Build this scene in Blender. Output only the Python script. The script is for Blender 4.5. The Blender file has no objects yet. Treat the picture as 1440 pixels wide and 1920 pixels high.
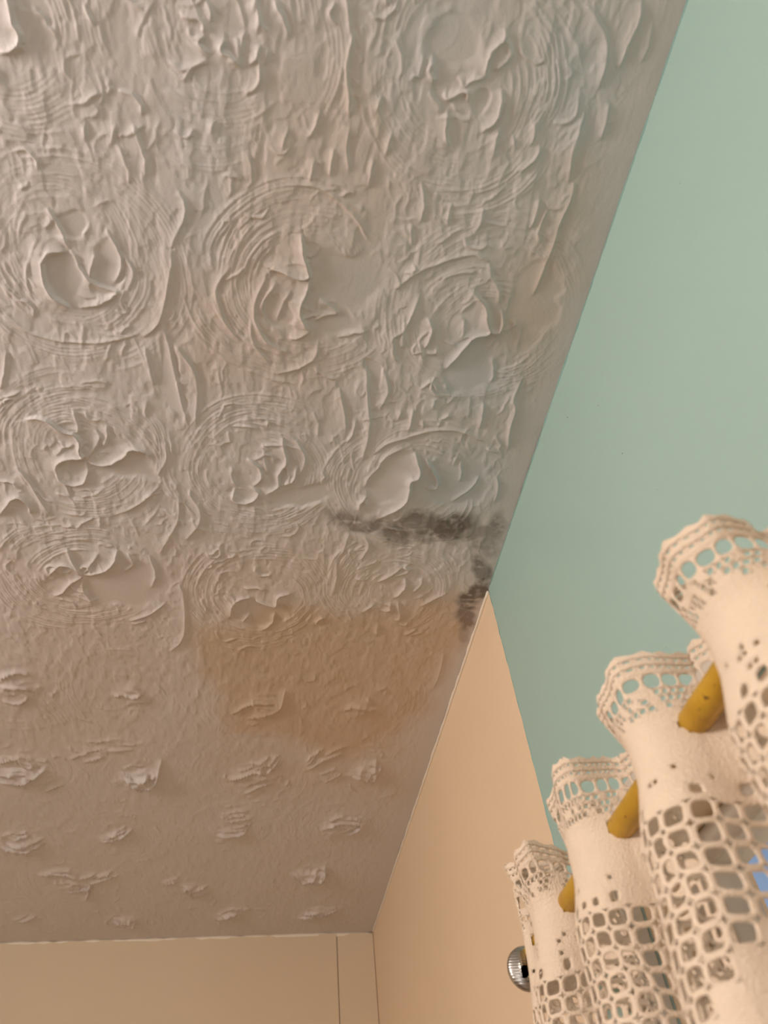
import bpy, math, random
import numpy as np
from mathutils import Matrix, Vector

# ------------------------------------------------------------------ camera, world, light, exposure
scene = bpy.context.scene
C = scene.collection
EYE = Vector((0.0, 0.0, 1.6))          # the phone, held at 1.6 m
CEIL = 2.4
F_PX = 1442.0
R = np.array([[0.98520657, -0.14908185, -0.08451403],     # rows: camera right, down, forward in the room
              [0.05928951, 0.75922963, -0.6481166],
              [0.16078798, 0.63351793, 0.75683701]])
cam = bpy.data.cameras.new('camera')
cam.sensor_fit = 'HORIZONTAL'; cam.sensor_width = 36.0
cam.lens = F_PX / 1440.0 * 36.0
cam.clip_start = 0.01
cam.dof.use_dof = True; cam.dof.focus_distance = 1.02; cam.dof.aperture_fstop = 9.0
co = bpy.data.objects.new('camera', cam); C.objects.link(co)
m = Matrix.Identity(4)
for i in range(3):
    m[i][0] = R[0][i]; m[i][1] = -R[1][i]; m[i][2] = -R[2][i]; m[i][3] = EYE[i]
co.matrix_world = m
scene.camera = co

world = bpy.data.worlds.new('sky'); scene.world = world; world.use_nodes = True
wn = world.node_tree; wn.nodes.clear()
wo = wn.nodes.new('ShaderNodeOutputWorld'); wb = wn.nodes.new('ShaderNodeBackground')
ws = wn.nodes.new('ShaderNodeTexSky'); ws.sky_type = 'NISHITA'; ws.sun_disc = False
ws.dust_density = 2.5; ws.sun_elevation = math.radians(32); ws.sun_rotation = math.radians(200)
wb.inputs['Strength'].default_value = 0.15; ws.ozone_density = .3
wn.links.new(ws.outputs[0], wb.inputs[0]); wn.links.new(wb.outputs[0], wo.inputs[0])

def area(name, loc, target, sx, sy, power, col):
    l = bpy.data.lights.new(name, 'AREA'); l.shape = 'RECTANGLE'; l.size = sx; l.size_y = sy
    l.energy = power; l.color = col
    o = bpy.data.objects.new(name, l); C.objects.link(o); o.location = loc
    o.rotation_euler = (Vector(target) - Vector(loc)).to_track_quat('-Z', 'Y').to_euler()
    return o
# daylight entering through the window of the left wall (window_2)
area('unseen_side_light', (-1.56, -0.10, 2.11), (0.0, -0.10, 2.11), 0.9, 0.32, 33.0, (1.0, 0.87, 0.79))
# added neutral fill from behind the camera, set in an unseen doorway
area('near_fill_light', (-0.85, -1.66, 1.05), (-0.85, 0.0, 1.05), 0.8, 1.9, 9.0, (0.96, 0.97, 1.0))
# added cool fill, set in an invented window of the right wall (fill_window), behind the camera
area('unseen_side_light', (0.335, -1.10, 1.35), (-1.0, -1.10, 1.35), 0.7, 0.9, 9.0, (0.90, 0.96, 1.0))
sl = bpy.data.lights.new('sun', 'SUN'); sl.energy = 5.0; sl.angle = math.radians(1.0); sl.color = (1.0, .95, .88)
so = bpy.data.objects.new('sun', sl); C.objects.link(so)
so.rotation_euler = Vector((-.04, -1.0, -1.25)).to_track_quat('-Z', 'Y').to_euler()
# warm room lamp further down the room, out of view to the left
lp = bpy.data.lights.new('room_lamp', 'POINT'); lp.energy = 2.5; lp.color = (1.0, 0.72, 0.42); lp.shadow_soft_size = 0.12
lo = bpy.data.objects.new('room_lamp', lp); C.objects.link(lo); lo.location = (-1.15, 1.45, 1.45)

vs = scene.view_settings
vs.view_transform = 'Standard'; vs.look = 'None'; vs.gamma = 1.0; vs.use_curve_mapping = False
vs.exposure = -0.36

# ------------------------------------------------------------------ helpers
def link(o, parent=None):
    C.objects.link(o)
    if parent: o.parent = parent
    return o
def mesh(name, V, F, mat, parent=None, smooth=False):
    me = bpy.data.meshes.new(name); me.from_pydata([tuple(v) for v in V], [], F); me.update()
    if mat: me.materials.append(mat)
    if smooth:
        me.polygons.foreach_set('use_smooth', [True] * len(me.polygons))
    return link(bpy.data.objects.new(name, me), parent)
def box_geo(x0, x1, y0, y1, z0, z1, V, F):
    b = len(V)
    V += [(x0,y0,z0),(x1,y0,z0),(x1,y1,z0),(x0,y1,z0),(x0,y0,z1),(x1,y0,z1),(x1,y1,z1),(x0,y1,z1)]
    F += [tuple(b+i for i in f) for f in ((3,2,1,0),(4,5,6,7),(0,1,5,4),(1,2,6,5),(2,3,7,6),(3,0,4,7))]
def boxes(name, lst, mat, parent=None, bevel=0.0):
    V, F = [], []
    for b in lst: box_geo(*b, V, F)
    o = mesh(name, V, F, mat, parent)
    if bevel:
        md = o.modifiers.new('bevel', 'BEVEL'); md.width = bevel; md.segments = 2; md.limit_method = 'ANGLE'
    return o
def struct(o):
    o['kind'] = 'structure'; return o
def empty(name, loc=(0,0,0)):
    o = bpy.data.objects.new(name, None); o.location = loc; C.objects.link(o); o.empty_display_size = .05
    return o
def tag(o, label, cat, group=None):
    o['label'] = label; o['category'] = cat
    if group: o['group'] = group
    return o
def tube(name, pts, radii, mat, parent=None, n=20, caps=True):
    V, F = [], []
    P = [Vector(p) for p in pts]
    for i, p in enumerate(P):
        t = (P[min(i+1, len(P)-1)] - P[max(i-1, 0)]).normalized()
        a = t.orthogonal().normalized()
        if abs(t.y) > .9: a = Vector((1,0,0))
        b = t.cross(a).normalized()
        for k in range(n):
            th = 2*math.pi*k/n
            V.append(p + (a*math.cos(th) + b*math.sin(th)) * radii[i])
    for i in range(len(P)-1):
        for k in range(n):
            F.append((i*n+k, i*n+(k+1) % n, (i+1)*n+(k+1) % n, (i+1)*n+k))
    if caps:
        F.append(tuple(range(n))[::-1]); F.append(tuple((len(P)-1)*n+k for k in range(n)))
    return mesh(name, V, F, mat, parent, True)

class N:                                     # tiny node-graph helper
    def __init__(s, name):
        s.m = bpy.data.materials.new(name); s.m.use_nodes = True; s.t = s.m.node_tree
        s.b = s.t.nodes['Principled BSDF']
    def n(s, typ, **kw):
        x = s.t.nodes.new(typ)
        for k, v in kw.items():
            if k in x.inputs: x.inputs[k].default_value = v
            else: setattr(x, k, v)
        return x
    def l(s, a, b): s.t.links.new(a, b)
    def mix(s, fac, a, b, blend='MIX'):
        x = s.n('ShaderNodeMix', data_type='RGBA', blend_type=blend)
        for v, i in ((fac, 0), (a, 6), (b, 7)):
            if hasattr(v, 'is_linked'): s.l(v, x.inputs[i])
            else: x.inputs[i].default_value = v if i == 0 else (*v, 1)
        return x.outputs[2]
    def math(s, op, a, b=0.0):
        x = s.n('ShaderNodeMath', operation=op)
        for v, i in ((a, 0), (b, 1)):
            if hasattr(v, 'is_linked'): s.l(v, x.inputs[i])
            else: x.inputs[i].default_value = v
        return x.outputs[0]
    def ramp(s, src, stops):
        x = s.n('ShaderNodeValToRGB')
        e = x.color_ramp.elements
        while len(e) < len(stops): e.new(.5)
        for el, (p, c) in zip(e, stops): el.position = p; el.color = (*c, 1) if len(c) == 3 else c
        s.l(src, x.inputs[0]); return x.outputs[0]
    def bump(s, h, strength, dist):
        x = s.n('ShaderNodeBump'); x.inputs['Strength'].default_value = strength; x.inputs['Distance'].default_value = dist
        s.l(h, x.inputs['Height']); s.l(x.outputs[0], s.b.inputs['Normal'])
def noise_of(g, scale, detail=4, rough=.5, coord=None):
    x = g.n('ShaderNodeTexNoise', Scale=scale, Detail=detail, Roughness=rough)
    if coord is None: coord = g.n('ShaderNodeTexCoord').outputs['Object']
    g.l(coord, x.inputs['Vector']); return x.outputs['Fac']
def painted(name, col, col2, rough, bump_d=.0003, speck=None):
    g = N(name)
    c = g.mix(g.ramp(noise_of(g, 3.0, 3), [(.35,(0,0,0)),(.7,(1,1,1))]), col, col2)
    if speck:
        f = g.ramp(noise_of(g, 130.0, 1), [(.82,(0,0,0)),(.83,(1,1,1))])
        c = g.mix(f, c, speck)
    g.l(c, g.b.inputs['Base Color']); g.b.inputs['Roughness'].default_value = rough
    g.bump(noise_of(g, 260.0, 3), .35, bump_d)
    return g.m

TEAL = painted('teal_wall_paint', (.345,.505,.465), (.33,.485,.445), .42, speck=(.12,.14,.11))
TEAL_EDGE = painted('teal_paint_edge', (.16,.30,.28), (.24,.42,.40), .5)
CREAM = painted('cream_wall_paint', (.80,.62,.44), (.77,.60,.42), .55)
CREAM_LIGHT = painted('pale_caulk', (.84,.76,.64), (.80,.72,.60), .6)
TAN = painted('tan_wall_paint', (.69,.565,.41), (.67,.545,.39), .55)
BEIGE = painted('beige_room_paint', (.74,.64,.52), (.72,.62,.50), .7)
WOOD_FLOOR = painted('brown_floor', (.30,.20,.13), (.24,.16,.10), .5)
SOFFIT = painted('taupe_soffit_paint', (.66,.57,.46), (.62,.54,.43), .7)
FRAME = painted('taupe_window_paint', (.60,.54,.46), (.56,.50,.43), .5)
g = N('window_glass')
tr = g.n('ShaderNodeBsdfTransparent'); gl = g.n('ShaderNodeBsdfGlossy', Roughness=.02); mx = g.n('ShaderNodeMixShader'); mx.inputs[0].default_value = .07
g.l(tr.outputs[0], mx.inputs[1]); g.l(gl.outputs[0], mx.inputs[2]); g.l(mx.outputs[0], g.t.nodes['Material Output'].inputs['Surface'])
GLASS = g.m
g = N('mustard_rod_paint')
c = g.mix(g.ramp(noise_of(g, 45, 5), [(.4,(0,0,0)),(.65,(1,1,1))]), (.50,.29,.022), (.40,.22,.015))
c = g.mix(g.ramp(noise_of(g, 170, 2), [(.68,(0,0,0)),(.74,(1,1,1))]), c, (.10,.05,.015))
g.l(c, g.b.inputs['Base Color']); g.b.inputs['Roughness'].default_value = .38; MUSTARD = g.m
g = N('brushed_steel'); g.b.inputs['Metallic'].default_value = 1; g.b.inputs['Base Color'].default_value = (.52,.50,.47,1)
g.b.inputs['Roughness'].default_value = .30
wv = g.n('ShaderNodeTexWave', wave_type='RINGS', rings_direction='Y'); wv.inputs['Scale'].default_value = 130; wv.inputs['Distortion'].default_value = 3
g.l(g.n('ShaderNodeTexCoord').outputs['Object'], wv.inputs[0]); g.bump(wv.outputs['Fac'], .35, .0004); STEEL = g.m

# ------------------------------------------------------------------ room shell
W, D, T = 0.3544, 2.0825, 0.810          # window wall, end wall, end of the teal paint
XL, YN = -1.60, -1.70
WY0, WY1, WZ0, WZ1 = -0.50, 0.66, 0.95, 1.912  # window opening
TH = 0.12
SY0, SY1, SZ0, SZ1 = -1.45, -.75, .90, 1.80           # opening for the added fill light, behind the camera
def right_wall(x0, x1, y_end, top):
    return [(x0, x1, YN, SY0, 0, top), (x0, x1, SY1, WY0, 0, top), (x0, x1, WY1, y_end, 0, top),
            (x0, x1, WY0, WY1, 0, WZ0), (x0, x1, WY0, WY1, WZ1, top), (x0, x1, SY0, SY1, 0, SZ0), (x0, x1, SY0, SY1, SZ1, top)]
wr = struct(boxes('wall_right', right_wall(W, W+TH, D+.1, CEIL), CREAM))
PAINT = .0012
boxes('teal_paint_sheet', right_wall(W-PAINT, W+.0005, T, CEIL-.0005), TEAL, wr)
rng = random.Random(4)
def bead(name, pts, r, mat, wob=.3, flat=1.0):
    rr = [r*(1+wob*(rng.random()-.5)) for _ in pts]
    o = tube(name, pts, rr, mat, None, 8); return struct(o)
# lip of paint where teal meets cream, and the caulk lines under the ceiling
bead('trim_1', [(W-.0006+rng.uniform(-.0003,.0002), T+.0002+rng.uniform(-.0004,.0004), CEIL-.004-i*.012) for i in range(110)], .0011, TEAL_EDGE, .6)
bead('trim_2', [(W-.0004, -.4+i*.012, CEIL-.0012+rng.uniform(-.0004,.0004)) for i in range(101)], .0016, TEAL_EDGE, .7)
bead('trim_3', [(W-.0010, T+.004+i*.015, CEIL-.0022+rng.uniform(-.0006,.0006)) for i in range(85)], .0026, CREAM_LIGHT, .5)
bead('trim_4', [(-1.5+i*.0185, D-.0015, CEIL-.004+rng.uniform(-.0008,.0008)) for i in range(101)], .0052, CREAM_LIGHT, .4)
we = struct(boxes('wall_end', [(XL, W+TH, D, D+.1, 0, CEIL)], TAN))
boxes('wall_panel', [(XL, .2600-.0008, D-.006, D, 0, CEIL-.002)], TAN, we, .0012)
boxes('wall_panel', [(.2600+.0008, W-.001, D-.006, D, 0, CEIL-.002)], TAN, we, .0012)
boxes('wall_batten', [(.2130, .2590, D-.0078, D-.006, 0, CEIL-.003)], TAN, we, .0007)
LY0, LY1, LZ0, LZ1 = -0.55, 0.35, 1.94, 2.28
wl = struct(boxes('wall_left', [
    (XL-.1, XL, YN, LY0, 0, CEIL), (XL-.1, XL, LY1, D+.1, 0, CEIL),
    (XL-.1, XL, LY0, LY1, 0, LZ0), (XL-.1, XL, LY0, LY1, LZ1, CEIL)], BEIGE))
struct(boxes('wall_near', [(XL-.1, -1.25, YN-.1, YN, 0, CEIL), (-.45, W+TH, YN-.1, YN, 0, CEIL), (-1.25, -.45, YN-.1, YN, 2.0, CEIL)], BEIGE))
struct(boxes('trim_5', [(-1.32,-1.25,YN,YN+.02,0,2.07),(-.45,-.38,YN,YN+.02,0,2.07),(-1.25,-.45,YN,YN+.02,2.0,2.07)], FRAME, None, .002))
struct(boxes('ground', [(-12, 14, -14, 16, -.45, -.35)], SOFFIT))
struct(boxes('floor', [(XL-.1, W+TH, YN-.1, D+.1, -.1, 0)], WOOD_FLOOR))

# window behind the lace
w1 = struct(boxes('window_1', [                                   # casing on the wall
    (W-.016, W-PAINT, WY0-.055, WY1+.040, WZ1, WZ1+.036), (W-.016, W-PAINT, WY0-.055, WY0, WZ0-.02, WZ1),
    (W-.016, W-PAINT, WY1, WY1+.040, WZ0-.02, WZ1)], FRAME, None, .002))
sx = W+.05
boxes('sash', [(sx, sx+.035, WY0, WY1, WZ1-.030, WZ1), (sx, sx+.035, WY0, WY1, WZ0, WZ0+.06),
               (sx, sx+.035, WY0, WY0+.045, WZ0+.06, WZ1-.030), (sx, sx+.035, WY1-.045, WY1, WZ0+.06, WZ1-.030),
               (sx, sx+.035, .06, .10, WZ0+.06, WZ1-.030)], FRAME, w1, .002)
for a, b in ((WY0+.045, .06), (.10, WY1-.045)):
    boxes('pane', [(sx+.015, sx+.019, a, b, WZ0+.06, WZ1-.030)], GLASS, w1)
boxes('sill', [(W-.035, W+.05, WY0-.07, WY1+.07, WZ0-.03, WZ0)], FRAME, w1, .003)
ev = boxes('roof_eave', [(W+TH+.002, .635, -2.2, 2.6, 2.055, 2.10), (.635, .66, -2.2, 2.6, 2.045, 2.16)], SOFFIT, None, .002)
tag(ev, 'taupe roof eave outside, glimpsed through the lace and window glass', 'eave'); 
w3 = struct(boxes('fill_window', [  # unseen window added around the right-hand fill light
    (W-.016, W-PAINT, SY0-.04, SY0, SZ0-.04, SZ1+.04), (W-.016, W-PAINT, SY1, SY1+.04, SZ0-.04, SZ1+.04),
    (W-.016, W-PAINT, SY0, SY1, SZ1, SZ1+.04), (W-.016, W-PAINT, SY0, SY1, SZ0-.04, SZ0)], FRAME, None, .002))
boxes('pane', [(W+.06, W+.064, SY0, SY1, SZ0, SZ1)], GLASS, w3)
w2 = struct(boxes('window_2', [
    (XL-.03, XL+.02, LY0-.06, LY0, LZ0-.06, LZ1+.06), (XL-.03, XL+.02, LY1, LY1+.06, LZ0-.06, LZ1+.06),
    (XL-.03, XL+.02, LY0, LY1, LZ1, LZ1+.06), (XL-.03, XL+.02, LY0, LY1, LZ0-.06, LZ0)], FRAME, None, .002))
boxes('pane', [(XL-.06, XL-.055, LY0, LY1, LZ0, LZ1)], GLASS, w2)

# ------------------------------------------------------------------ ceiling: hand-twisted plaster relief
def px_ceiling(p):                          # where a point seen in the photo lies on the ceiling plane
    d = R.T @ np.array([p[0]-720.0, p[1]-960.0, F_PX])
    t = (CEIL-EYE[2]) / d[2]
    return d[0]*t, d[1]*t
DX = .00125
X0, X1, Y0, Y1 = -1.0, W, -.14, D
nx = int(round((X1-X0)/DX))+1; ny = int(round((Y1-Y0)/DX))+1
xs = X0 + np.arange(nx)*DX; ys = Y0 + np.arange(ny)*DX
rs = np.random.RandomState(11)
def vnoise(cell_x, cell_y, seed, x=None, y=None):          # smooth value noise on the raster, or at given coordinates
    r = np.random.RandomState(seed)
    gx = int((X1-X0)/cell_x)+8; gy = int((Y1-Y0)/cell_y)+8
    G = r.rand(gy, gx).astype(np.float32)*2-1
    if x is None:
        ax = (xs-X0)/cell_x+2; ay = (ys-Y0)/cell_y+2
        ix = ax.astype(int); iy = ay.astype(int); fx = (ax-ix); fy = (ay-iy)
        fx = fx*fx*(3-2*fx); fy = fy*fy*(3-2*fy)
        Gx = G[:, ix]*(1-fx)+G[:, ix+1]*fx
        return (Gx[iy]*(1-fy)[:, None]+Gx[iy+1]*fy[:, None]).astype(np.float32)
    ax = np.clip((x-X0)/cell_x+2, 0, gx-2); ay = np.clip((y-Y0)/cell_y+2, 0, gy-2)
    ix = ax.astype(int); iy = ay.astype(int); fx = ax-ix; fy = ay-iy
    fx = fx*fx*(3-2*fx); fy = fy*fy*(3-2*fy)
    return (G[iy,ix]*(1-fx)*(1-fy)+G[iy,ix+1]*fx*(1-fy)+G[iy+1,ix]*(1-fx)*fy+G[iy+1,ix+1]*fx*fy).astype(np.float32)

def stroke(H, pts, h, wg, ws, mode='max', lip=0.0):
    """one plaster ridge: rises gently over wg on one side, breaks off over ws on the other"""
    P = np.asarray(pts, float)
    reach = max(wg, ws)*2.4
    i0 = max(0, int((P[:,0].min()-reach-X0)/DX)); i1 = min(nx, int((P[:,0].max()+reach-X0)/DX)+2)
    j0 = max(0, int((P[:,1].min()-reach-Y0)/DX)); j1 = min(ny, int((P[:,1].max()+reach-Y0)/DX)+2)
    if i1-i0 < 2 or j1-j0 < 2: return
    X = xs[i0:i1][None,:]; Y = ys[j0:j1][:,None]
    seg = np.diff(P, axis=0); L = np.hypot(seg[:,0], seg[:,1])+1e-9
    S = np.concatenate([[0], np.cumsum(L)]); tot = S[-1]
    best = np.full((j1-j0, i1-i0), 1e9, np.float32); sd = np.zeros_like(best); tt = np.zeros_like(best)
    for k in range(len(seg)):
        dx = X-P[k,0]; dy = Y-P[k,1]
        t = np.clip((dx*seg[k,0]+dy*seg[k,1])/(L[k]**2), 0, 1)
        ex = dx-t*seg[k,0]; ey = dy-t*seg[k,1]
        d2 = ex*ex+ey*ey
        mk = d2 < best
        best = np.where(mk, d2, best)
        sd = np.where(mk, seg[k,0]*dy-seg[k,1]*dx, sd)
        tt = np.where(mk, (S[k]+t*L[k])/tot, tt)
    d = np.sqrt(best)
    nrm = np.array([-(P[-1]-P[0])[1], (P[-1]-P[0])[0]])        # left of travel
    gs = 1.0 if nrm @ np.array([-.8, -.6]) > 0 else -1.0        # every gentle slope is turned to the left-hand key light
    g = np.where(sd*gs > 0, (1-lip)*np.exp(-(d/wg)*1.9)+lip*np.exp(-d/.0017), np.exp(-(d/ws)**2))
    end = np.clip(np.minimum(tt, 1-tt)*tot/max(.006, .18*tot), 0, 1)
    prof = (h*g*(.25+.75*np.sqrt(end))).astype(np.float32)
    if mode == 'max': H[j0:j1, i0:i1] = np.maximum(H[j0:j1, i0:i1], prof)
    else: H[j0:j1, i0:i1] += prof
def smooth_line(pts, n=4, jit=0.0):
    P = np.asarray(pts, float); out = []
    Q = np.vstack([2*P[0]-P[1], P, 2*P[-1]-P[-2]])
    for i in range(1, len(Q)-2):
        for k in range(n):
            t = k/n
            out.append(.5*((2*Q[i])+(-Q[i-1]+Q[i+1])*t+(2*Q[i-1]-5*Q[i]+4*Q[i+1]-Q[i+2])*t*t+(-Q[i-1]+3*Q[i]-3*Q[i+1]+Q[i+2])*t**3))
    out.append(P[-1]); out = np.array(out)
    if jit: out += rs.uniform(-jit, jit, out.shape)
    return out

# centres of the twisted brush marks, from the photo (pixel -> ceiling), then the regular rows behind them
sw_px = [(400,60),(880,150),(130,490),(575,530),(915,600),(150,860),(485,890),(775,905),(155,1080),(490,1120),(745,1105),
         (35,1280),(245,1300),(480,1330),(680,1325),(40,1445),(265,1455),(480,1455),(690,1450),
         (40,1580),(215,1570),(440,1555),(640,1550),(140,1660),(360,1668),(585,1640),(235,1730),(435,1714),(595,1713),(50,1722),(0,40)]
SW = [px_ceiling(p) for p in sw_px]
SW += [(-.46,.36),(-.47,.62),(-.47,.83),(-.70,.36),(-.71,.60),(-.71,.84),(-.46,.12),(-.70,.12),(-.50,1.07),(-.74,1.07),(-.78,1.30),(-.62,1.52),(-.86,1.52),(-.72,1.78),(-.93,.5),(-.94,.95)]
swa = np.array(SW)
Hs = np.zeros((ny, nx), np.float32)
def wob_arc(cx, cy, r, a0, a1, n, ecc, spiral):
    a = np.linspace(a0, a1, n)
    ph = rs.uniform(0, 6.28, 3)
    rr = r*(1+.035*np.sin(2*a+ph[0])+.02*np.sin(5*a+ph[1]))+spiral*(a-a0)
    return np.stack([cx+rr*np.cos(a)*ecc, cy+rr*np.sin(a)/ecc], 1)
for k, (cx, cy) in enumerate(SW):
    near = cy < 1.0
    for bnd in range(15 if near else 9):                     # bundles of comb lines left by the bristles
        ox, oy = rs.normal(0, .007, 2)
        a0 = rs.uniform(0, 2*math.pi); sp = rs.uniform(.7, 1.9)
        r = rs.uniform(.040, .095); hb = rs.uniform(.55, 1.25)
        pa = rs.uniform(0, 6.28, 2); sl = rs.uniform(-.010, .010)
        for ln in range(rs.randint(5, 11)):
            b0 = a0+rs.normal(0, .12); b1 = a0+sp*rs.uniform(.55, 1.05)
            if b1-b0 < .25: continue
            a = np.linspace(b0, b1, max(5, int(r*(b1-b0)/.007)))
            rr = r*(1+.03*np.sin(2*a+pa[0])+.012*np.sin(6*a+pa[1]))+sl*(a-a0)+rs.normal(0, .0003, len(a))
            hh = hb*rs.uniform(.5, 1.2)*.0011*(1 if near else .55)
            stroke(Hs, np.stack([cx+ox+rr*np.cos(a), cy+oy+rr*np.sin(a)], 1), hh, rs.uniform(.0022, .0038), .0026)
            r += rs.uniform(.0028, .0048)
            if r > .132: break
    for _ in range(26 if near else 12):                      # torn plates inside and at the rim of the twist
        a = rs.uniform(0, 2*math.pi); r = rs.uniform(.018, .12)
        x, y = cx+r*math.cos(a), cy+r*math.sin(a)
        ang = a+math.pi/2+rs.normal(0, .45); ln = rs.uniform(.012, .035); t = np.linspace(-.5, .5, 6); bend = rs.normal(0, .006)
        px = x+np.cos(ang)*ln*t-math.sin(ang)*bend*(4*t*t)+rs.normal(0,.0008,6)
        py = y+np.sin(ang)*ln*t+math.cos(ang)*bend*(4*t*t)+rs.normal(0,.0008,6)
        stroke(Hs, np.stack([px,py],1), rs.uniform(.0009,.0026)*(1 if near else .8), rs.uniform(.004,.009), .0018, lip=.45)
# drag marks between the twists, roughly along the room
cnt = 0
while cnt < 2600:
    x = rs.uniform(X0, X1-.01); y = Y0+(D-Y0)*rs.rand()**1.5
    d = np.hypot(swa[:,0]-x, swa[:,1]-y); k = d.argmin()
    if d[k] < .085: continue
    cnt += 1
    ln = rs.uniform(.008, .042)*(1 if y < 1 else .7)
    ang = math.radians(92+rs.normal(0, 15))
    if rs.rand() < .25: ang = math.atan2(y-swa[k,1], x-swa[k,0])+math.pi/2+rs.normal(0,.2)
    n = 7; t = np.linspace(-.5, .5, n)
    bend = rs.normal(0, .006)
    px = x+np.cos(ang)*ln*t+bend*(t*t)*4*-math.sin(ang)*.5+rs.normal(0,.0011,n)
    py = y+np.sin(ang)*ln*t+bend*(t*t)*4*math.cos(ang)*.5+rs.normal(0,.0011,n)
    big = rs.rand() < .14
    hh = rs.uniform(.0009,.0022) if big else rs.uniform(.0004,.0011)
    w = rs.uniform(.006,.012) if big else rs.uniform(.0025,.0055)
    if y > .9: hh *= .42
    stroke(Hs, np.stack([px,py],1), hh, w, .0020, lip=.45)
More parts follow.
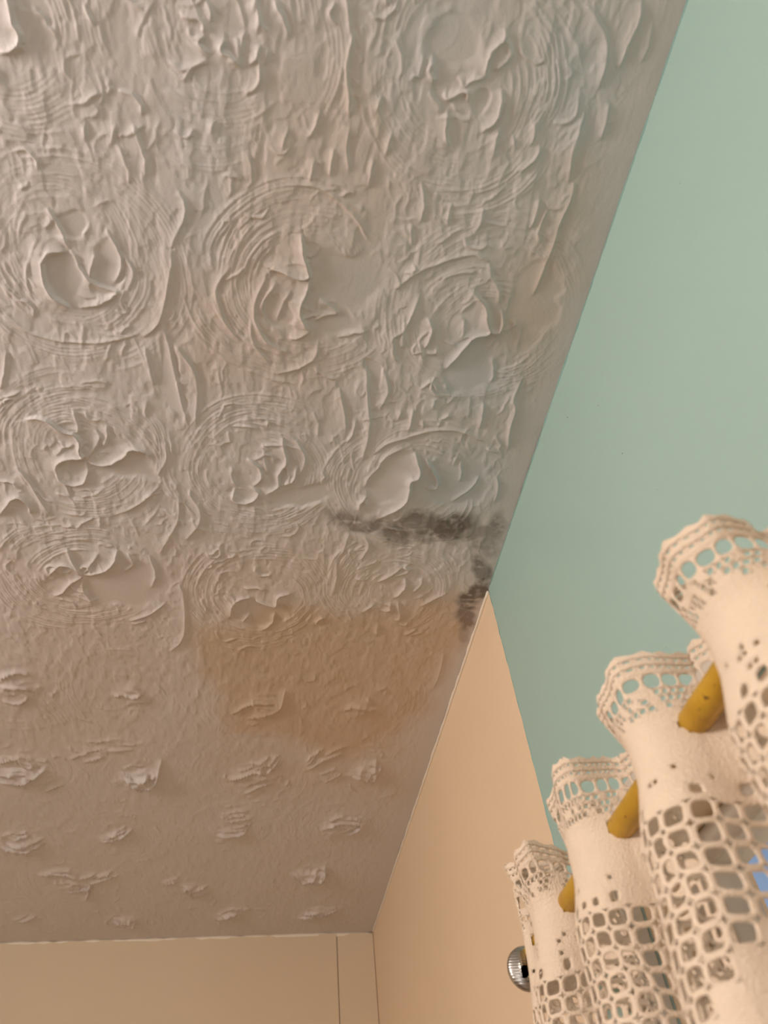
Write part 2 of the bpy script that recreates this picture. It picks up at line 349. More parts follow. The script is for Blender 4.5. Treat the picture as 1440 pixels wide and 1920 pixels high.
# ridges, lips and torn peaks traced one by one: (height mm, width mm, points in the photo)
TR = [
 (3,10,[(88,390),(103,410),(118,440),(131,468)]),(6,17,[(122,472),(95,472),(82,485),(79,500),(85,530),(100,555),(130,575)]),
 (3.5,9,[(131,470),(140,480),(148,498),(163,520),(185,536),(218,545),(210,556),(185,570),(150,577)]),
 (3,10,[(200,430),(222,470),(228,500),(215,530)]),(3.2,12,[(320,470),(321,500),(310,560),(298,605),(270,630)]),
 (2,7,[(20,600),(60,625),(120,640),(200,640),(260,625)]),(2.5,12,[(272,650),(280,690),(287,720)]),(2.6,14,[(305,612),(317,650),(340,750),(352,797)]),
 (2.6,14,[(330,650),(357,685),(370,720),(367,795)]),(2,8,[(75,440),(60,470),(50,520),(60,560)]),(2,8,[(232,480),(250,510),(240,545)]),
 (6,16,[(565,440),(568,470),(576,500),(579,517),(560,521),(530,508),(510,503)]),(4.5,10,[(579,525),(576,545),(565,570),(563,590),(572,610),(583,620)]),
 (3.5,10,[(583,620),(560,632),(545,635)]),(3,9,[(500,520),(480,560),(478,600),(500,640),(540,660)]),(2.6,8,[(518,530),(492,570),(497,600)]),
 (2.5,8,[(600,560),(630,585),(610,590),(590,600)]),(2.4,7,[(597,640),(590,670),(560,690),(520,700)]),(2.5,9,[(430,500),(405,545),(420,600),(450,640)]),
 (2,7,[(690,450),(660,400),(600,352),(540,345)]),(2,7,[(545,545),(530,570),(520,600)]),(2,6,[(470,590),(475,640),(505,680)]),
 (2.5,10,[(915,492),(922,520),(935,545),(935,570)]),(4.5,7,[(915,585),(912,600),(920,620),(935,620),(942,605),(940,580)]),
 (5.5,13,[(885,545),(910,575),(912,600),(917,622),(890,630),(865,655),(837,690)]),(4.5,10,[(802,595),(809,615),(802,640),(795,650)]),
 (2.5,6,[(817,645),(817,660),(800,660)]),(3,10,[(787,550),(767,600),(755,620),(735,635),(740,665)]),(2.2,6,[(922,670),(925,700),(920,715)]),
 (2.6,9,[(742,540),(780,510),(830,490),(885,475),(915,490)]),(2,6,[(830,520),(860,510),(890,508)]),
 (3.8,9,[(947,55),(945,75),(925,92),(917,107),(912,120),(910,145)]),(3,6,[(860,145),(870,160),(885,150),(900,147),(910,143)]),
 (2.8,8,[(810,105),(812,135),(810,155)]),(3.6,9,[(835,175),(837,185),(855,178),(875,172),(876,190)]),(4,10,[(940,170),(940,190),(930,225),(905,245)]),
 (3,7,[(935,240),(930,260),(925,290)]),(3.2,9,[(837,215),(835,250),(840,275)]),(2.8,7,[(1000,230),(1000,255),(992,272)]),(3,7,[(1010,275),(1005,295),(975,320)]),
 (2.4,6,[(960,255),(966,278)]),(2.8,10,[(1200,5),(1197,40),(1180,75),(1160,125)]),(2.2,7,[(1220,45),(1215,85),(1200,115)]),
 (2.6,10,[(1100,10),(1120,40),(1135,75),(1135,115),(1120,165)]),(2.8,9,[(1095,210),(1080,260),(1070,300),(1065,340)]),
 (2.3,8,[(1075,345),(1070,370),(1045,430),(1030,475),(1000,550)]),(2.4,7,[(1140,195),(1135,225),(1125,260)]),(2.4,6,[(1010,375),(1005,400),(995,425)]),
 (2.4,6,[(905,390),(900,415),(890,435)]),(2.4,6,[(790,345),(795,380),(788,415)]),(2.4,6,[(845,380),(838,420)]),(2,6,[(770,420),(772,460)]),
 (3,9,[(340,22),(347,32),(372,35),(383,50),(378,60)]),(3,9,[(385,0),(395,20),(396,40)]),(3,12,[(478,0),(485,25),(483,60)]),(4.5,10,[(420,72),(415,95),(435,107),(448,122)]),
 (3.5,10,[(487,85),(480,110),(468,120)]),(2.5,6,[(502,95),(495,120)]),(3,8,[(345,150),(360,125),(390,112)]),(3,7,[(385,65),(372,80),(395,100)]),
 (6,17,[(12,-20),(17,0),(25,40),(38,65),(35,85),(20,95),(0,100)]),(2.8,9,[(662,60),(650,125),(652,165),(655,215)]),(2.2,7,[(655,240),(650,280),(655,320)]),
 (2.6,8,[(217,235),(208,270)]),(2.6,8,[(250,235),(262,270),(272,300),(273,325)]),(3,10,[(335,360),(346,380),(345,410),(330,440),(320,465)]),
 (2.4,7,[(160,230),(158,260)]),(2.4,7,[(400,225),(395,250)]),(2.2,6,[(600,210),(590,240),(575,260)]),(2.2,6,[(540,240),(528,280)]),(2.4,6,[(715,180),(705,210)]),
 (2.2,6,[(735,250),(722,290)]),(2.4,6,[(590,300),(580,340)]),(2.2,6,[(700,300),(690,350)]),(2.2,6,[(625,280),(618,330)]),
 (6,15,[(50,785),(70,781),(92,787),(115,805),(137,810),(150,825),(150,845),(155,855),(125,858),(107,870),(106,887)]),
 (3.5,7,[(107,878),(110,895),(130,907),(155,905),(165,885),(162,865)]),(5.5,13,[(165,865),(190,870),(210,867),(235,852),(245,840),(270,845),(280,857)]),
 (3.2,9,[(180,805),(187,820),(175,842),(160,860)]),(2.8,8,[(200,795),(202,815),(195,835)]),(2.8,8,[(137,765),(147,795),(145,815)]),
 (2.2,7,[(120,900),(132,930)]),(4.5,12,[(2,962),(20,937),(35,930),(55,945),(57,960)]),(2.8,9,[(30,875),(50,895),(75,935),(95,965)]),(2.6,8,[(0,730),(8,700),(12,660)]),
 (2.8,10,[(300,910),(265,940),(230,960)]),(2.4,8,[(310,830),(312,860),(295,890)]),(2.6,9,[(335,925),(335,970),(315,1010),(300,1035)]),(2.6,9,[(372,940),(375,975),(350,1010)]),
 (4.5,10,[(530,820),(532,840),(537,865),(522,890),(522,910),(500,925)]),(4.5,8,[(557,875),(550,900),(535,907)]),(3.2,9,[(555,825),(572,855),(567,880),(552,900)]),
 (4,8,[(440,915),(437,935),(455,942),(475,937),(485,922),(470,912)]),(3.5,8,[(465,860),(485,875),(490,895),(475,910)]),(2.6,7,[(435,875),(435,895),(445,910)]),
 (2.4,7,[(495,855),(502,890)]),(3,11,[(687,700),(690,750),(692,805),(680,860)]),(2.6,11,[(635,728),(646,774),(649,805)]),(2,6,[(475,945),(480,960)]),
 (7,17,[(778,848),(786,874),(785,892),(769,899),(767,919),(757,942),(726,961),(712,970)]),(3.5,6,[(755,958),(748,970),(738,976)]),
 (4,9,[(799,859),(812,885),(821,902),(818,914),(802,916)]),(4.5,9,[(687,930),(674,944),(674,956)]),(3.2,9,[(712,874),(691,895),(684,912)]),
 (3,9,[(757,840),(736,847),(715,864),(712,874)]),(2.2,6,[(863,864),(865,885),(862,902)]),(2.6,7,[(898,895),(882,916),(847,940)]),(2.6,7,[(931,895),(934,916),(927,940)]),
 (3,9,[(701,850),(722,833),(760,819),(812,805),(860,806),(903,826)]),(2.6,8,[(722,700),(727,732),(712,767)]),(3,7,[(774,767),(770,790),(765,808)]),
 (3,7,[(906,756),(904,777),(899,801)]),(3,8,[(979,708),(962,746),(965,770),(955,808),(953,842)]),(2.6,7,[(740,628),(736,662),(743,676)]),(2.8,7,[(759,600),(755,635),(757,652)]),
 (2.4,6,[(752,770),(746,785)]),(2.4,6,[(792,785),(793,803)]),(2.4,7,[(686,690),(687,721),(679,746)]),(2.6,6,[(826,790),(820,798)]),
 (4.5,11,[(92,1078),(112,1058),(137,1062),(155,1077)]),(4,9,[(155,1080),(135,1090),(117,1110),(102,1115)]),(4.5,12,[(125,1027),(145,1065),(155,1075)]),
 (5.5,12,[(220,1030),(215,1050),(200,1065),(180,1072),(158,1076)]),(3.5,9,[(185,1035),(175,1050),(158,1074)]),(3,8,[(155,1085),(157,1105),(175,1130)]),
 (3,9,[(310,1130),(280,1150),(245,1162)]),(3,10,[(335,1095),(345,1120),(345,1190),(320,1220)]),(2.6,7,[(240,1035),(250,1055),(235,1070)]),(2.6,7,[(280,1040),(292,1075),(285,1100)]),
 (4.5,9,[(432,1155),(435,1135),(450,1122),(470,1120)]),(4.5,9,[(480,1125),(500,1132),(517,1135),(522,1117),(545,1112)]),(3.2,7,[(515,1150),(510,1167),(492,1180)]),
 (2.8,7,[(467,1150),(455,1165)]),(3.2,7,[(708,1091),(736,1076),(755,1061)]),(3,6,[(738,1080),(765,1071),(757,1060)]),(3,7,[(667,1084),(684,1087)]),
 (4.2,8,[(740,1121),(751,1110),(760,1099),(759,1084)]),(3.2,7,[(680,1147),(702,1132)]),(3.4,7,[(714,1144),(729,1144),(732,1131)]),(3,7,[(774,1110),(789,1095),(791,1084)]),
 (3.2,7,[(789,1136),(815,1121),(837,1110)]),(3.2,7,[(747,1129),(749,1159),(740,1162)]),(2.6,9,[(631,1050),(631,1080),(624,1114)]),(2.6,8,[(684,1005),(691,1024),(676,1050)]),
 (2.4,9,[(832,1226),(822,1267),(812,1290)]),(2.4,7,[(655,1000),(640,1040)]),(2.4,8,[(708,1170),(706,1190)]),(2.4,7,[(780,1180),(760,1190)]),
 (4.5,9,[(0,1270),(30,1260),(55,1262)]),(4,8,[(0,1285),(40,1287),(60,1292)]),(4.5,9,[(8,1315),(40,1317),(55,1303)]),(5,9,[(215,1306),(230,1302),(250,1306),(268,1300)]),
 (3.5,8,[(240,1316),(275,1315)]),(4,9,[(435,1338),(475,1318),(510,1320)]),(4,9,[(465,1347),(520,1332),(535,1295)]),(4.5,9,[(645,1332),(665,1325),(705,1332)]),(3.5,8,[(688,1308),(702,1322)]),
 (4.5,10,[(0,1430),(30,1420),(50,1435),(80,1432)]),(7,13,[(0,1465),(25,1466),(50,1461),(85,1440)]),(4,9,[(85,1483),(110,1472)]),(3.5,9,[(160,1428),(195,1417)]),
 (3.5,9,[(185,1408),(250,1405)]),(9,15,[(235,1455),(250,1466),(266,1476),(290,1466),(300,1440)]),(6,11,[(430,1463),(480,1446),(500,1453)]),(5,10,[(460,1488),(490,1471),(512,1466)]),
 (4.5,9,[(500,1450),(522,1428)]),(7,12,[(660,1455),(675,1456),(700,1461),(706,1440)]),(4.5,9,[(580,1442),(605,1425),(640,1412)]),(4,9,[(610,1465),(640,1450)]),
 (7,12,[(0,1588),(45,1593),(82,1581)]),(5,10,[(32,1571),(57,1565)]),(6,11,[(190,1576),(220,1571),(248,1555)]),(6,11,[(405,1566),(450,1563),(462,1556)]),(5,10,[(425,1541),(472,1533)]),
 (7,12,[(603,1556),(635,1541),(677,1545),(655,1563)]),(9,14,[(550,1636),(575,1651),(605,1643),(611,1627)]),(7,12,[(75,1641),(120,1637),(147,1646)]),
 (7,12,[(130,1671),(165,1665),(162,1686)]),(7,12,[(168,1656),(204,1645)]),(6,11,[(310,1657),(332,1652)]),(7,12,[(338,1660),(356,1663),(360,1678),(392,1672)]),
 (8,13,[(213,1727),(245,1736),(254,1727)]),(8,13,[(408,1723),(430,1713),(454,1710)]),(8,13,[(558,1721),(595,1713),(634,1705)]),(7,12,[(38,1728),(67,1717)]),
]
Ht = np.zeros((ny, nx), np.float32)
for h, w, pts in TR:
    P = smooth_line([px_ceiling(p) for p in pts], 4, .0005)
    stroke(Ht, P, h*.00115, w*.001*1.1, .0016, lip=.22)
    if P[:,1].mean() > 1.15:                                   # crumpled folds beside the far peaks
        for _ in range(4):
            k0 = rs.randint(0, max(1, len(P)-4)); Q = P[k0:k0+rs.randint(4, 9)]
            if len(Q) < 3: continue
            Q = Q+np.array([rs.normal(0,.010), -rs.uniform(.004,.030)])+rs.normal(0,.0015,Q.shape)
            stroke(Ht, Q, h*.00115*rs.uniform(.35,.8), w*.001*rs.uniform(.6,1.1), .0012)
# smooth scooped patches where the brush pulled away
SCOOP = [((113,512),38,45),((195,500),28,45),((655,525),65,55),((640,600),40,25),((880,685),60,45),((850,905),62,40),((720,905),40,38),((235,870),62,28),
         ((240,1100),75,38),((150,880),22,18),((570,935),60,22),((495,1150),40,18),((1000,560),45,60),((520,590),30,30),((120,420),25,30),((850,80),60,50),
         ((900,190),28,22),((510,880),20,25),((110,1095),26,18),((460,925),18,12),((700,700),12,30),((330,720),16,60),((310,690),14,60)]
Msk = np.ones((ny, nx), np.float32)
Dp = np.zeros((ny, nx), np.float32)
XX, YY = np.meshgrid(xs.astype(np.float32), ys.astype(np.float32))
wx = vnoise(.03,.03,1)*.010+vnoise(.012,.012,2)*.004; wy = vnoise(.03,.03,3)*.010+vnoise(.012,.012,4)*.004
def ell(c, rx, ry, sharp=5.0):
    cx, cy = px_ceiling(c); ax, ay = px_ceiling((c[0]+rx, c[1])); bx, by = px_ceiling((c[0], c[1]+ry))
    u = np.array([ax-cx, ay-cy]); v = np.array([bx-cx, by-cy]); M = np.linalg.inv(np.stack([u, v], 1))
    dx = XX+wx-cx; dy = YY+wy-cy
    q = (M[0,0]*dx+M[0,1]*dy)**2+(M[1,0]*dx+M[1,1]*dy)**2
    return np.clip((1-np.sqrt(q))*sharp+.5, 0, 1)
for c, rx, ry in SCOOP:
    e = ell(c, rx, ry, 2.8); e = e*e*(3-2*e)
    Msk *= 1-.92*e; Dp = np.maximum(Dp, e)
nz = vnoise(.006,.014,21)*.5+vnoise(.0035,.007,22)*.35+vnoise(.02,.04,23)*.8
fade = np.clip(1.12-.5*np.clip((YY-.75)/.5, 0, 1), .45, 1.1)
tear = np.clip(vnoise(.011,.022,31)*1.5+vnoise(.005,.009,32)*.7, -1, 1)      # torn, flaky steps
step = np.clip((tear-.25)*7, 0, 1)*.00042+np.clip((tear+.25)*7, 0, 1)*.0003
Hc = Hs*(1.05+.5*vnoise(.035,.045,61))*(1-.55*np.clip(Ht/.004, 0, 1))+nz*.00042*fade+step*fade*np.clip(1-Ht/.004, .2, 1)
edge = np.clip((W-.012-XX)/.05, .12, 1)                                # brushed flat along the wall
MOUND = [(265,1458,25,9),(590,1640,30,9),(45,1450,34,7),(690,1448,22,7),(640,1550,34,6),(245,1728,22,7),(130,1655,30,6),(430,1563,26,5),(40,1585,34,7),(475,1455,30,5),
         (595,1712,26,6),(430,1714,22,6),(355,1665,22,5),(250,1302,20,4),(30,1285,30,4),(500,1325,25,4),(670,1328,22,4),(215,1568,22,5)]
crum = 1-np.abs(vnoise(.016,.011,71))*1.5
for a, b_, r_, h_ in MOUND:
    cx, cy = px_ceiling((a, b_))
    q = ((XX+wx*.8-cx)/(r_*.001))**2+((YY+wy*.8-cy)/(r_*.0011))**2
    Ht += (h_*.0011*np.exp(-q)*np.clip(.35+.65*crum, 0, 1)).astype(np.float32)
H = Hc*Msk*edge+Ht*np.clip(edge+.35, 0, 1)-Dp*.0008+vnoise(.12,.12,41)*.0012
H *= np.clip((D-.004-YY)/.03, 0, 1)

# colour masks: water stains, blue-grey patches and mould
def poly_mask(pts, soft=.02):
    P = np.array([px_ceiling(p) for p in pts])
    st = 4
    x = (XX+wx*1.3)[::st, ::st]; y = (YY+wy*1.3)[::st, ::st]
    ins = np.zeros(x.shape, bool)
    dist = np.full(x.shape, 1e9, np.float32)
    for i in range(len(P)):
        a = P[i]; b = P[(i+1) % len(P)]
        cond = ((a[1] > y) != (b[1] > y)) & (x < (b[0]-a[0])*(y-a[1])/(b[1]-a[1]+1e-12)+a[0])
        ins ^= cond
        s = b-a; t = np.clip(((x-a[0])*s[0]+(y-a[1])*s[1])/(s@s), 0, 1)
        dist = np.minimum(dist, np.hypot(x-a[0]-t*s[0], y-a[1]-t*s[1]))
    sdn = np.where(ins, dist, -dist)
    mlo = np.clip(sdn/soft*.5+.5, 0, 1)
    return np.kron(mlo, np.ones((st, st), np.float32))[:ny, :nx]
def fit(a):
    out = np.zeros((ny, nx), np.float32); out[:a.shape[0], :a.shape[1]] = a
    return out
STAIN = [(.85,.028,[(345,1205),(385,1270),(405,1330),(430,1375),(560,1390),(620,1430),(720,1400),(790,1340),(835,1250),(870,1180),(845,1120),(760,1135),(690,1140),(600,1130),(520,1120),(430,1150),(360,1170)]),
         (.28,.04,[(320,530),(395,480),(415,400),(425,200),(650,60),(740,100),(800,250),(760,400),(700,600),(600,760),(460,740),(350,690),(310,610)]),
         (.50,.04,[(960,500),(1090,330),(1110,430),(1060,600),(1000,690),(940,660),(930,600)]),
         (.25,.06,[(0,1050),(300,1100),(330,1250),(250,1420),(0,1420)]),
         (.30,.06,[(330,1050),(620,1000),(900,1150),(820,1300),(760,1500),(400,1480),(330,1250)])]
BLUEGREY = [(.8,.03,[(735,40),(790,0),(880,0),(800,90),(760,220),(735,160)]),(.8,.03,[(1040,40),(1130,30),(1140,150),(1090,260),(1040,200)]),
         (.9,.03,[(850,645),(930,640),(960,700),(900,760),(820,750),(830,690)]),(.9,.03,[(780,860),(920,850),(940,920),(860,960),(790,955),(765,925)]),
         (.6,.03,[(360,180),(415,160),(415,330),(405,450),(370,470),(340,380)]),(.6,.04,[(640,470),(720,480),(710,590),(600,580)]),(.6,.04,[(1090,380),(1140,330),(1100,520),(1050,640),(1075,520)])]
stain = np.zeros((ny, nx), np.float32); bluegrey = np.zeros((ny, nx), np.float32)
for a, s, p in STAIN: stain = np.maximum(stain, a*fit(poly_mask(p, s)))
for a, s, p in BLUEGREY: bluegrey = np.maximum(bluegrey, a*fit(poly_mask(p, s)))
stain *= (1-.6*bluegrey)
MOLD = [(650,972,26,15,.8),(682,985,20,11,.7),(738,1000,28,18,.8),(772,972,26,14,.9),(805,985,26,16,.8),(795,1006,24,9,.6),(850,982,30,18,1),(848,1005,20,14,.9),
        (885,1000,34,12,.6),(918,1000,26,13,.6),(934,985,18,20,.7),(912,1025,24,14,.5),(906,1072,15,20,.8),(898,1104,12,18,1),(880,1130,20,13,1),(868,1160,14,22,.8),(890,1116,10,12,1),(862,1190,9,22,.4)]
mold = np.zeros((ny, nx), np.float32)
for a, b, rx, ry, s in MOLD: mold = np.maximum(mold, s*ell((a, b), rx*1.25, ry*1.25, 1.6))
mold *= np.clip(.95+.45*vnoise(.016,.005,51)+.30*vnoise(.004,.004,52)+.35*vnoise(.02,.02,53), 0, 1.0)*np.clip(1.15-(Hc*Msk+Ht)/.0040, .35, 1)

rows = np.concatenate([np.arange(0, int((.98-Y0)/DX)), np.arange(int((.98-Y0)/DX), ny-1, 3), [ny-1]])
cols = np.concatenate([np.arange(0, int((-.62-X0)/DX), 4), np.arange(int((-.62-X0)/DX), nx)])   # coarser off to the left
nr = len(rows); nc = len(cols)
V = np.empty((nr, nc, 3), np.float32)
V[..., 0] = xs[cols][None, :]; V[..., 1] = ys[rows][:, None]; V[..., 2] = CEIL-H[np.ix_(rows, cols)]
idx = np.arange(nr*nc, dtype=np.int32).reshape(nr, nc)
Q = np.stack([idx[:-1,:-1], idx[1:,:-1], idx[1:,1:], idx[:-1,1:]], -1).reshape(-1, 4)      # faces look down
# the rest of the ceiling, out of view
ex = np.array([(XL,YN,CEIL),(X0,YN,CEIL),(W,YN,CEIL),(XL,Y0,CEIL),(X0,Y0,CEIL),(W,Y0,CEIL),(XL,D,CEIL),(X0,D,CEIL)], np.float32)
b = nr*nc
Qx = np.array([(b,b+3,b+4,b+1),(b+1,b+4,b+5,b+2),(b+3,b+6,b+7,b+4)], np.int32)
Va = np.concatenate([V.reshape(-1,3), ex]); Qa = np.concatenate([Q, Qx])
me = bpy.data.meshes.new('ceiling')
me.vertices.add(len(Va)); me.vertices.foreach_set('co', Va.ravel())
me.loops.add(Qa.size); me.loops.foreach_set('vertex_index', Qa.ravel().astype(np.int32))
me.polygons.add(len(Qa)); me.polygons.foreach_set('loop_start', np.arange(0, Qa.size, 4, dtype=np.int32))
me.polygons.foreach_set('use_smooth', np.ones(len(Qa), bool))
me.update(calc_edges=True)
for nm, arr in (('stain', stain), ('bluegrey', bluegrey), ('mould', mold)):
    at = me.attributes.new(nm, 'FLOAT', 'POINT')
    at.data.foreach_set('value', np.concatenate([arr[np.ix_(rows, cols)].ravel(), np.zeros(len(ex), np.float32)]).astype(np.float32))
g = N('textured_ceiling_plaster')
def att(nm):
    x = g.n('ShaderNodeAttribute', attribute_name=nm); return x.outputs['Fac']
c = g.mix(noise_of(g, 5, 4), (.665,.63,.615), (.64,.60,.585))
c = g.mix(att('bluegrey'), c, (.58,.60,.62))
sf = g.math('MULTIPLY', att('stain'), g.math('ADD', g.math('MULTIPLY', noise_of(g, 22, 5, .6), .5), .75))
c = g.mix(sf, c, (.59,.45,.325))
c = g.mix(g.math('MULTIPLY', att('mould'), .86), c, (.095,.072,.052))
g.l(c, g.b.inputs['Base Color']); g.b.inputs['Roughness'].default_value = .5
g.b.inputs['Specular IOR Level'].default_value = .35
g.bump(noise_of(g, 420, 4, .6), .35, .0006)
me.materials.append(g.m)
ceil = link(bpy.data.objects.new('ceiling', me)); struct(ceil)
struct(boxes('ceiling_deck', [(XL-.1, W+TH, YN-.1, D+.1, CEIL+.006, CEIL+.1)], BEIGE))

# ------------------------------------------------------------------ curtain rod
RX, RZ = .270, 1.857
RR = .0095
rod = empty('curtain_rod', (RX, .2, RZ))
tag(rod, 'mustard yellow curtain rod with steel end cap threaded through the lace', 'curtain rod')
def local(o, par):
    o.parent = par; o.matrix_parent_inverse = Matrix.Translation(-par.location); return o
local(tube('pole', [(RX, -.42+i*.039, RZ) for i in range(30)] + [(RX, .738, RZ)], [RR]*31, MUSTARD), rod)
prof = [(.758,.0085),(.7585,.0105),(.7625,.0105),(.763,.0075),(.767,.0075),(.769,.012),(.7705,.0175),(.7725,.0192),(.7745,.0195),(.7775,.0188),(.7815,.0160),(.7850,.0115),(.7870,.006),(.7876,.001)]
local(tube('finial', [(RX, a-.024, RZ-.004) for a, r in prof], [r for a, r in prof], STEEL, None, 40), rod)
br = []
V, F = [], []
box_geo(RX-.004, W-PAINT, .724, .731, RZ-.018, RZ-.0095, V, F); box_geo(W-PAINT-.004, W-PAINT, .713, .742, RZ-.045, RZ+.01, V, F)
box_geo(RX-.0135, RX-.0095, .724, .731, RZ-.018, RZ+.002, V, F); box_geo(RX-.0135, RX+.012, .724, .731, RZ-.018, RZ-.0097, V, F)
local(mesh('bracket', V, F, STEEL), rod)

# ------------------------------------------------------------------ lace valance gathered on the rod
fronts = [.712,.645,.527,.392,.282,.125,.020,-.08,-.18,-.28]
seq = []
for i in range(len(fronts)-1):
    seq.append(fronts[i]); seq.append(fronts[i]*.5+fronts[i+1]*.5+(.004 if i else .0))
seq.append(fronts[-1])
ph = np.linspace(0, len(seq)-1, 4000)
Yc = np.interp(ph, np.arange(len(seq)), seq)
kern = np.ones(121)/121
Yc = np.convolve(np.pad(Yc, 60, mode='edge'), kern, 'valid')
fr = np.cos(math.pi*ph)                    # +1 front fold, -1 behind the rod
amp_f = np.interp(ph, np.arange(len(seq)), [.014]+[.031+.004*math.sin(i*2.3) for i in range(1,len(seq))])
Xc = RX-np.where(fr > 0, amp_f, .024)*np.sign(fr)*np.abs(fr)**.75
Ym = Yc-.009*np.sin(2*math.pi*ph)
seg = np.hypot(np.diff(Xc), np.diff(Ym)); Us = np.concatenate([[0], np.cumsum(seg)])
ULEN = Us[-1]
Ph_of = lambda u: np.interp(u, Us, ph)
VTOP, VBOT = .052, -.27
def drape(u, v, off=0.0):
    """fabric coordinates (metres along the cloth, metres above the rod) -> room"""
    u = np.asarray(u, float); v = np.asarray(v, float)
    dnw = np.clip((-v-.01)/.04, 0, 1)
    u, v = u+dnw*(.0012*np.sin(v*95+u*31)+.0009*np.sin(u*140+v*60)), v+dnw*(.0016*np.sin(u*57+1.3)+.0008*np.sin(u*163+v*88))
    p = np.clip(Ph_of(u), 0, len(seq)-1.0001)
    def plan(p):
        x = np.interp(p, ph, Xc); y = np.interp(p, ph, Ym); f = np.cos(math.pi*p)
        up = np.clip(v/VTOP, 0, 1); dn = np.clip(-v/.2, 0, 1.4)
        sh = np.clip((-v-.012)/.05, 0, 1); sh = sh*sh*(3-2*sh); us = np.clip((v-.004)/.04, 0, 1)
        k = np.where(v > 0, .88+.12*us, .88+.22*sh+.12*dn)
        xx = RX+(x-RX)*k-.002*up**1.3-.006*dn
        yb = np.interp(p, ph, Yc)
        yy = yb+(y-yb)*np.where(v > 0, .30+1.15*us, .30+.70*sh)
        xx = xx+up*.0050*np.sin(p*1.57*1.3+.6)+up*.0035*np.sin(p*9.7+1.2)+up*.002*np.sin(p*23.1)+dn*.004*np.sin(p*2.2+v*14)
        yy = yy+up*.0060*np.sin(p*2.1+2.0)+up*.0040*np.sin(p*7.3+.4)+dn*.006*np.sin(p*1.7+v*9)
        return xx, yy
    x, y = plan(p); x2, y2 = plan(np.clip(p+.01, 0, len(seq)-1)); x1, y1 = plan(np.clip(p-.01, 0, len(seq)-1))
    tx, ty = x2-x1, y2-y1; L = np.hypot(tx, ty)+1e-9
    nxn, nyn = ty/L, -tx/L
    up = np.clip(v/VTOP, 0, 1)
    z = RZ+v+.005*up-.004*up*up+up*.0025*np.sin(p*11.3)+up*.004*np.sin(p*1.9+.5)
    return np.stack([x+nxn*off, y+nyn*off, z], -1)

class Lace:
    def __init__(s): s.V=[]; s.F=[]; s.UV=[]; s.n=0
    def add(s, U, Vv, Z, faces):
        s.V.append(drape(np.array(U), np.array(Vv), np.array(Z))); s.UV.append(np.stack([U, Vv], 1))
        s.F += [tuple(i+s.n for i in f) for f in faces]; s.n += len(U)
    def build(s, name, mat, parent):
        o = mesh(name, np.concatenate(s.V), s.F, mat, None, True)
        uv = np.concatenate(s.UV); ul = o.data.uv_layers.new(name='cloth')
        li = np.empty(len(o.data.loops), np.int32); o.data.loops.foreach_get('vertex_index', li)
        ul.data.foreach_set('uv', uv[li].astype(np.float32).ravel())
        return local(o, parent)
def ring_cell(L, cu, cv, hu, hv, ru, rv, t, sq=3.0, pin=0.0, n=24, skew=0.0, jit=0.0):
    """one mesh of the net: a rounded hole with thread around it (front and back skins meet at the hole's rim)"""
    a = np.arange(n)*2*math.pi/n+math.pi/n*0
    ca, sa = np.cos(a), np.sin(a)
    m_ = np.maximum(np.abs(ca), np.abs(sa)); ou, ov = ca/m_, sa/m_
    if pin:                                                  # cut corners leave pinholes between four meshes
        s_ = np.abs(ou)+np.abs(ov); lim = 2-pin
        k = np.where(s_ > lim, lim/s_, 1); ou, ov = ou*k, ov*k
    q = (np.abs(ca)**sq+np.abs(sa)**sq)**(-1/sq)
    ju = 1+jit*(rng.random()-.5); jv = 1+jit*(rng.random()-.5)
    iu, iv = ca*q*ru/hu*ju, sa*q*rv/hv*jv
    mu, mv = ou*.38+iu*.62, ov*.38+iv*.62
    zo = np.full(n, t)
    if pin: zo = np.where(np.abs(ou)+np.abs(ov) >= (2-pin)*.995, t*.35, t)
    Uc = np.concatenate([ou, mu, iu, mu, ou]); Vc = np.concatenate([ov, mv, iv, mv, ov])
    Z = np.concatenate([zo, np.full(n, t*1.12), np.zeros(n), np.full(n, -t*1.12), -zo])
    f = []
    for r in range(4):
        for k in range(n): f.append((r*n+k, r*n+(k+1) % n, (r+1)*n+(k+1) % n, (r+1)*n+k))
    L.add(cu+Uc*hu+skew*Vc*hv, cv+Vc*hv, Z, f)
def solid_cell(L, cu, cv, hu, hv, t, n=3):
    k = np.linspace(-1, 1, n+1); A, B = np.meshgrid(k, k); A = A.ravel(); B = B.ravel(); m1 = len(A)
    bul = t*(1+.25*(1-A*A)*(1-B*B))
    f = []
    for j in range(n):
        for i in range(n):
            q = (j*(n+1)+i, j*(n+1)+i+1, (j+1)*(n+1)+i+1, (j+1)*(n+1)+i)
            f.append(q); f.append(tuple(x+m1 for x in q[::-1]))
    L.add(np.concatenate([cu+A*hu]*2), np.concatenate([cv+B*hv]*2), np.concatenate([bul, -bul]), f)

g = N('cream_crochet_cotton')
uvn = g.n('ShaderNodeUVMap', uv_map='cloth').outputs[0]
vo = g.n('ShaderNodeTexVoronoi', Scale=620.0); g.l(uvn, vo.inputs['Vector'])
c = g.mix(noise_of(g, 60, 3, .5, uvn), (.80,.665,.525), (.74,.61,.475))
g.l(c, g.b.inputs['Base Color']); g.b.inputs['Roughness'].default_value = .9
g.b.inputs['Specular IOR Level'].default_value = .15
g.b.inputs['Subsurface Weight'].default_value = .0
g.bump(vo.outputs['Distance'], .6, .0009)
COTTON = g.m

val = empty('lace_valance', (RX, .2, RZ))
tag(val, 'cream crochet lace valance gathered in ruffled folds on the yellow rod', 'curtain')
t0 = .00055
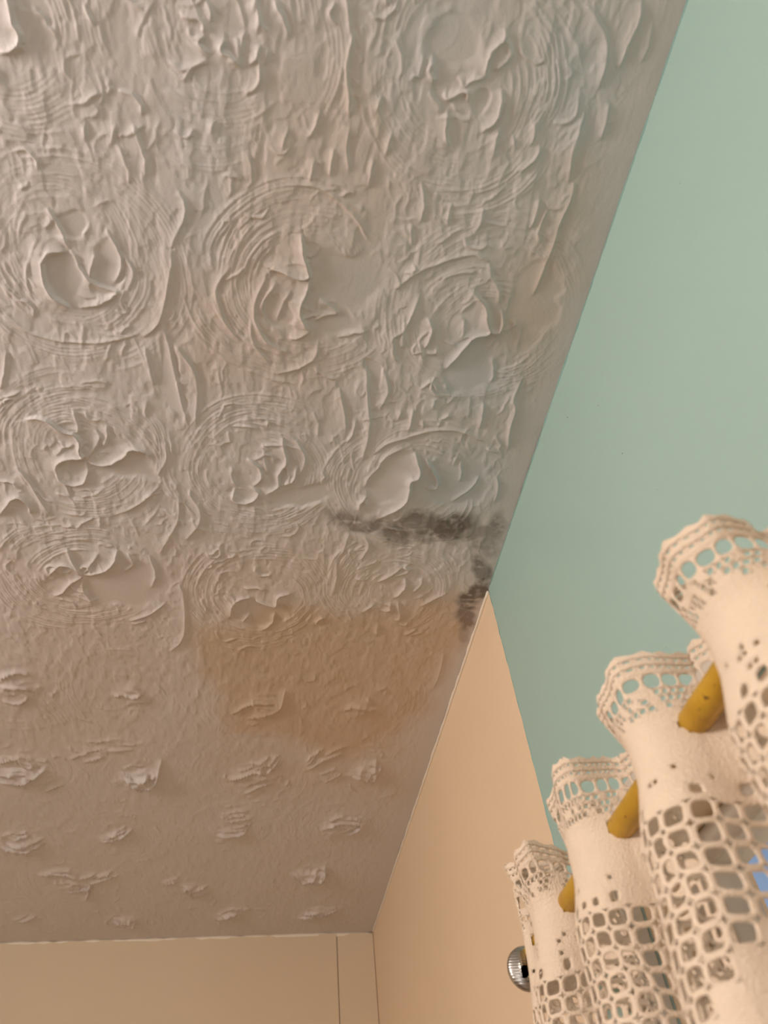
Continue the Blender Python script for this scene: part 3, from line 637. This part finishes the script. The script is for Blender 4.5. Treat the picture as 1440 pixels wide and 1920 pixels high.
# header: ribbed edge, row of oval eyelets, fine ladder net
hd = Lace()
pu = .0105; nu = int(ULEN/pu); pu = ULEN/nu
for i in range(nu):
    cu = (i+.5)*pu
    # scalloped ribbed edge: five raised cords along the cloth with slits between them
    n = 5
    ribs = [(.0345,.0375),(.0375,.0405),(.0405,.0435),(.0435,.0465),(.0465,.0495)]
    for k, (a, b_) in enumerate(ribs):
        h2 = (b_-a)/2
        for e in range(2):
            c2 = cu+(e-.5)*pu/2
            if k in (1, 3): ring_cell(hd, c2, (a+b_)/2, pu/4, h2, pu/4*.48, h2*.46, t0*.8, 2.6, n=12, jit=.5)
            else: solid_cell(hd, c2, (a+b_)/2, pu/4, h2, t0*1.5, 2)
    # picot point
    A = np.array([-1,-.5,0,.5,1,-1,-.5,0,.5,1])*pu/2; B = .0495+np.array([0,0,0,0,0,.0002,.0012,.0026,.0012,.0002])
    fc = []
    for q in range(4): fc += [(q,q+1,q+6,q+5)]; fc += [(q+15,q+16,q+11,q+10)]
    hd.add(np.concatenate([cu+A]*2), np.concatenate([B]*2), np.concatenate([np.full(10,t0),np.full(10,-t0)]), fc)
    ring_cell(hd, cu, .0292, pu/2, .0053, pu/2*.80, .0053*.83, t0*1.1, 2.2, n=24, jit=.22)
pu2 = ULEN/int(ULEN/.0052)
for j in range(3):
    for i in range(int(round(ULEN/pu2))):
        cu = (i+.5+.5*(j % 2))*pu2; cv = .0239-.0047*(j+.5)
        if rng.random() < .30: solid_cell(hd, cu, cv, pu2/2, .00235, t0, 2)
        else: ring_cell(hd, cu, cv, pu2/2, .00235, pu2/2*.58, .00235*.60, t0*.9, 3.5, n=12, jit=.3, skew=.3)
hd.build('header_ruffle', COTTON, val)
# dense band round the rod
pk = Lace()
pu3 = ULEN/int(ULEN/.0048)
for j in range(11):
    cv = .0098-.0045*(j+.5)
    for i in range(int(round(ULEN/pu3))):
        cu = (i+.5)*pu3
        c3 = drape(cu, cv)
        if math.hypot(cv, c3[0]-RX) < RR-.001: continue          # slit the rod is pushed through
        if cv < -.020 and rng.random() < .13: ring_cell(pk, cu, cv, pu3/2, .00225, pu3/2*.62, .00225*.66, t0, 2.2, n=12)
        else: solid_cell(pk, cu, cv, pu3/2, .00225, t0*1.25, 2)
pk.build('rod_pocket', COTTON, val)
# body: open square net with solid worked motifs and a scalloped hem
bd = Lace()
pn = ULEN/int(ULEN/.0135); hv = .0064
nuc = int(round(ULEN/pn)); v0 = -.0395
nrow = 17
def motif(i, j):
    a = (i+6) % 14-7; r = j-9.4
    if abs(a)*1.0+abs(r)*1.1 < 4.0: return True
    b_ = (i+9) % 14-7; r2 = j-3.2
    return False
for j in range(nrow):
    cv = v0-hv*(2*j+1)
    for i in range(nuc):
        cu = (i+.5)*pn
        hem = int(2.2*abs(math.sin((i+.5)*math.pi/7)))
        if j >= nrow-2+hem-1 and j > nrow-3: 
            if j >= nrow-2+hem: continue
        if motif(i, j) or j >= nrow-3+hem:
            solid_cell(bd, cu, cv, pn/2, hv, t0*1.6, 3)
        elif j == 0:
            if rng.random() < .45: solid_cell(bd, cu, cv, pn/2, hv, t0*1.4, 3)
            else: ring_cell(bd, cu, cv, pn/2, hv, pn/2*rng.uniform(.3,.6), hv*rng.uniform(.3,.62), t0*1.5, 2.2, jit=.3)
        else:
            ring_cell(bd, cu, cv, pn/2, hv, pn/2*.71, hv*.70, t0*1.6, 4.6, pin=.24, jit=.16)
bd.build('lace_net', COTTON, val)
print('tris', sum(sum(len(p.vertices)-2 for p in o.data.polygons) if len(o.data.polygons) < 400000 else 2*len(o.data.polygons) for o in bpy.data.objects if o.type == 'MESH'))
